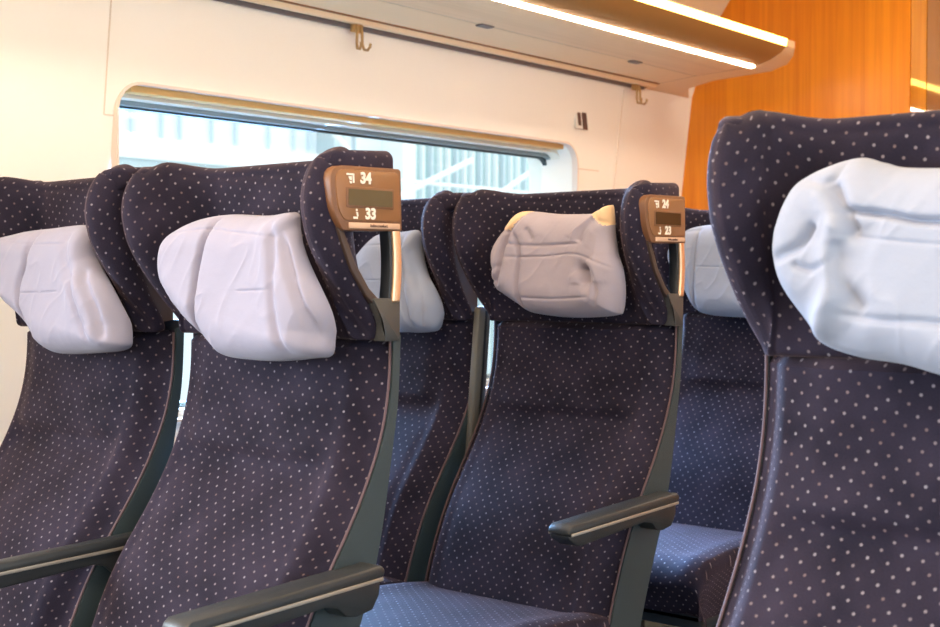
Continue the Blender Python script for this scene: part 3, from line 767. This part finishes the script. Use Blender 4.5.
def catmull(pts, n, closed=True):
    P = np.array(pts, float); m = len(P); out = []
    seg = m if closed else m - 1
    for k in range(n):
        t = k / n * seg if closed else k / (n - 1) * seg
        i = min(int(t), seg - 1) if not closed else int(t) % m; u = t - int(t) if closed else t - i
        g = (lambda q: P[q % m]) if closed else (lambda q: P[min(max(q, 0), m - 1)])
        p0, p1, p2, p3 = g(i - 1), g(i), g(i + 1), g(i + 2)
        out.append(.5 * ((2 * p1) + (-p0 + p2) * u + (2 * p0 - 5 * p1 + 4 * p2 - p3) * u * u + (-p0 + 3 * p1 - 3 * p2 + p3) * u ** 3))
    return np.array(out)
def dist_poly(Y, Z, line):
    L = catmull(line, 40, False) if len(line) > 2 else np.array([np.array(line[0]) * (1 - t) + np.array(line[1]) * t for t in np.linspace(0, 1, 30)])
    d = np.full(Y.shape, 9.0); tt = np.zeros(Y.shape)
    for i in range(len(L) - 1):
        a, b = L[i], L[i + 1]; ab = b - a; l2 = (ab ** 2).sum() + 1e-12
        u = np.clip(((Y - a[0]) * ab[0] + (Z - a[1]) * ab[1]) / l2, 0, 1)
        q = np.hypot(Y - a[0] - u * ab[0], Z - a[1] - u * ab[1]); w = q < d
        d = np.where(w, q, d); tt = np.where(w, (i + u) / (len(L) - 1), tt)
    fade = np.clip(np.minimum(tt, 1 - tt) * 6 + .25, 0, 1)
    return d, fade
def pillow(data, x, y, mat, label, creases, thick=.055, base=.098, bow=.5, seed=0, shift=0.0, lit_corners=()):
    """data: outline and stitch lines in seat coordinates (across, height); creases: key -> (width, depth)"""
    patches = [[(shift + a * .965, b) for a, b in p] for p in lit_corners]
    data = {k: [(shift + a * .965, b) for a, b in v] for k, v in data.items()}
    o = np.array(data['o'], float)
    N, R = 240, 64
    O = catmull(o, N)
    c = o.mean(axis=0)
    rs = 1 - (1 - np.linspace(0, 1, R)) ** 1.35
    rs = np.linspace(0, 1, R) ** .82
    Y = c[0] + np.outer(rs, O[:, 0] - c[0]); Z = c[1] + np.outer(rs, O[:, 1] - c[1])
    r = np.repeat(rs[:, None], N, 1)
    # distance to the hem in metres drives the inflation, so long pillows keep an even loft
    hem = (1 - r) * np.hypot(O[:, 0] - c[0], O[:, 1] - c[1])[None, :]
    H = thick * np.sqrt(np.clip(1 - (1 - np.clip(hem / .062, 0, 1)) ** 2.2, 0, 1))
    H *= 1 - .12 * np.clip((Z - c[1]) / .10, -1, 1)        # heavier towards the bottom
    for k, (wd, dp) in creases.items():
        d, fade = dist_poly(Y, Z, data[k]); H -= dp * np.exp(-(d / wd) ** 2) * fade * np.clip(hem / .012, 0, 1) ** .6
        if wd > .005: H += dp * .22 * np.exp(-((d - 2.2 * wd) / (1.4 * wd)) ** 2) * fade * np.clip(hem / .015, 0, 1)
    nz = np.zeros(Y.shape)
    for j in range(R):
        for i in range(N):
            a, b = Y[j, i], Z[j, i]
            n1 = noise.noise(Vector((a * 16 + seed, b * 9, seed * 3.1)))
            n2 = 1 - abs(noise.noise(Vector(((a * .8 + b * .5) * 34, (b * .9 - a * .4) * 12, seed + 7.7)))) * 2
            nz[j, i] = .0035 * n1 + .0016 * max(0, n2) ** 4
    H += nz * np.clip(hem / .02, 0, 1)
    # the pillow bends with the wings of the headrest
    B = base + bow * .10 * np.clip((np.abs(Y) - .09) / .12, 0, 1) ** 1.5 * np.clip((Z - .98) / .12, 0, 1)
    V = []; F = []
    for j in range(R):
        for i in range(N): V.append((-(B[j, i] + H[j, i]), Y[j, i], Z[j, i]))
    for j in range(R - 1):
        for i in range(N): F.append((j * N + i, j * N + (i + 1) % N, (j + 1) * N + (i + 1) % N, (j + 1) * N + i))
    n0 = len(V)
    RB = 8
    for q in range(1, RB + 1):
        k = 1 - q / RB
        for i in range(N):
            yy = c[0] + (O[i, 0] - c[0]) * k; zz = c[1] + (O[i, 1] - c[1]) * k
            bb = B[-1, i] * k + base * (1 - k)
            V.append((-(bb - .034 * math.sin((1 - k) * math.pi / 2) ** .6), yy, zz))
    last = (R - 1) * N
    for q in range(RB):
        a = last if q == 0 else n0 + (q - 1) * N; b = n0 + q * N
        for i in range(N): F.append((a + i, a + (i + 1) % N, b + (i + 1) % N, b + i))
    ob = mesh_obj('headrest_pillow', V, F, mat, None)
    ob.location = (x, y, 0); ob.rotation_euler.z = math.radians(-2)
    bm = bmesh.new(); bm.from_mesh(ob.data); bmesh.ops.remove_doubles(bm, verts=bm.verts, dist=1e-6); bmesh.ops.recalc_face_normals(bm, faces=bm.faces); bm.to_mesh(ob.data); bm.free()
    if patches:                                             # warm lamp light on the top corners, painted as cream faces
        ob.data.materials.append(M['lit_corners'])
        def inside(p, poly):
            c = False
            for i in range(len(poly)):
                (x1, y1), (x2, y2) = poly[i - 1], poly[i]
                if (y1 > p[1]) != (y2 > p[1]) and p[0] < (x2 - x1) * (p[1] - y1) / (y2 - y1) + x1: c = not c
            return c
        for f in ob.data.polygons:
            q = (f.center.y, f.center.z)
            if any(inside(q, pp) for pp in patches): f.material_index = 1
    tag(ob, label, 'pillow', 'white headrest pillows')
    return ob
S = (.0016, .0022)
pillow(P1, XA, YA, M['pillow_l'], 'smooth lavender-white pillow on the seat numbered 33, with one deep vertical fold', {'a': (.005, .020), 'b': S, 'c': (.007, .007), 'd': (.005, .010), 'e': S}, seed=1, shift=.003)
pillow(P0, XA, YW, M['pillow_l'], 'lavender-white pillow on the far left window seat', {'a': (.005, .012), 'b': S, 'c': S, 'd': (.006, .008), 'e': S, 'f': (.006, .005), 'g': (.010, .006)}, seed=2, shift=.017)
pillow(P2, XA + PITCH, YA, M['pillow_m'], 'crumpled lavender-white pillow with a dark pocket fold on seat 23', {'a': (.006, .013), 'b': (.005, .010), 'c': (.003, .005), 'd': (.0022, .003), 'e': (.0022, .003), 'f': (.010, .022), 'g': (.010, .007), 'h': (.005, .005), 'i': (.006, .005), 'j': (.003, .005), 'k': (.003, .006), 'l': (.004, .006), 'm': (.004, .006)}, seed=3, shift=-.014, lit_corners=([(.135, 1.147), (.112, 1.178), (.088, 1.190), (.055, 1.188), (.068, 1.166), (.089, 1.145)], [(-.110, 1.172), (-.126, 1.195), (-.160, 1.195), (-.152, 1.150), (-.138, 1.148), (-.124, 1.156)]))
pillow(PW, XA + PITCH, YW, M['pillow_w'], 'pale pillow behind the grab handle, on the second window seat', {'a': (.006, .008), 'b': S, 'c': S, 'd': (.006, .005)}, seed=4)
pillow(P3, XA + 2 * PITCH, YA, M['pillow_w'], 'half-hidden pillow on the farthest visible seat', {'a': (.005, .010), 'b': S, 'c': (.004, .004)}, seed=5, shift=.009)
pillow(P4, 1.405, .445, M['pillow_w'], 'large bluish-white crumpled pillow on the close right-hand seat', {'a': (.006, .012), 'b': (.0035, .014), 'c': S, 'd': (.012, -.014), 'e': (.005, .009), 'f': (.004, .006), 'g': (.004, .005), 'h': (.004, .006), 'i': (.008, .008)}, seed=6)
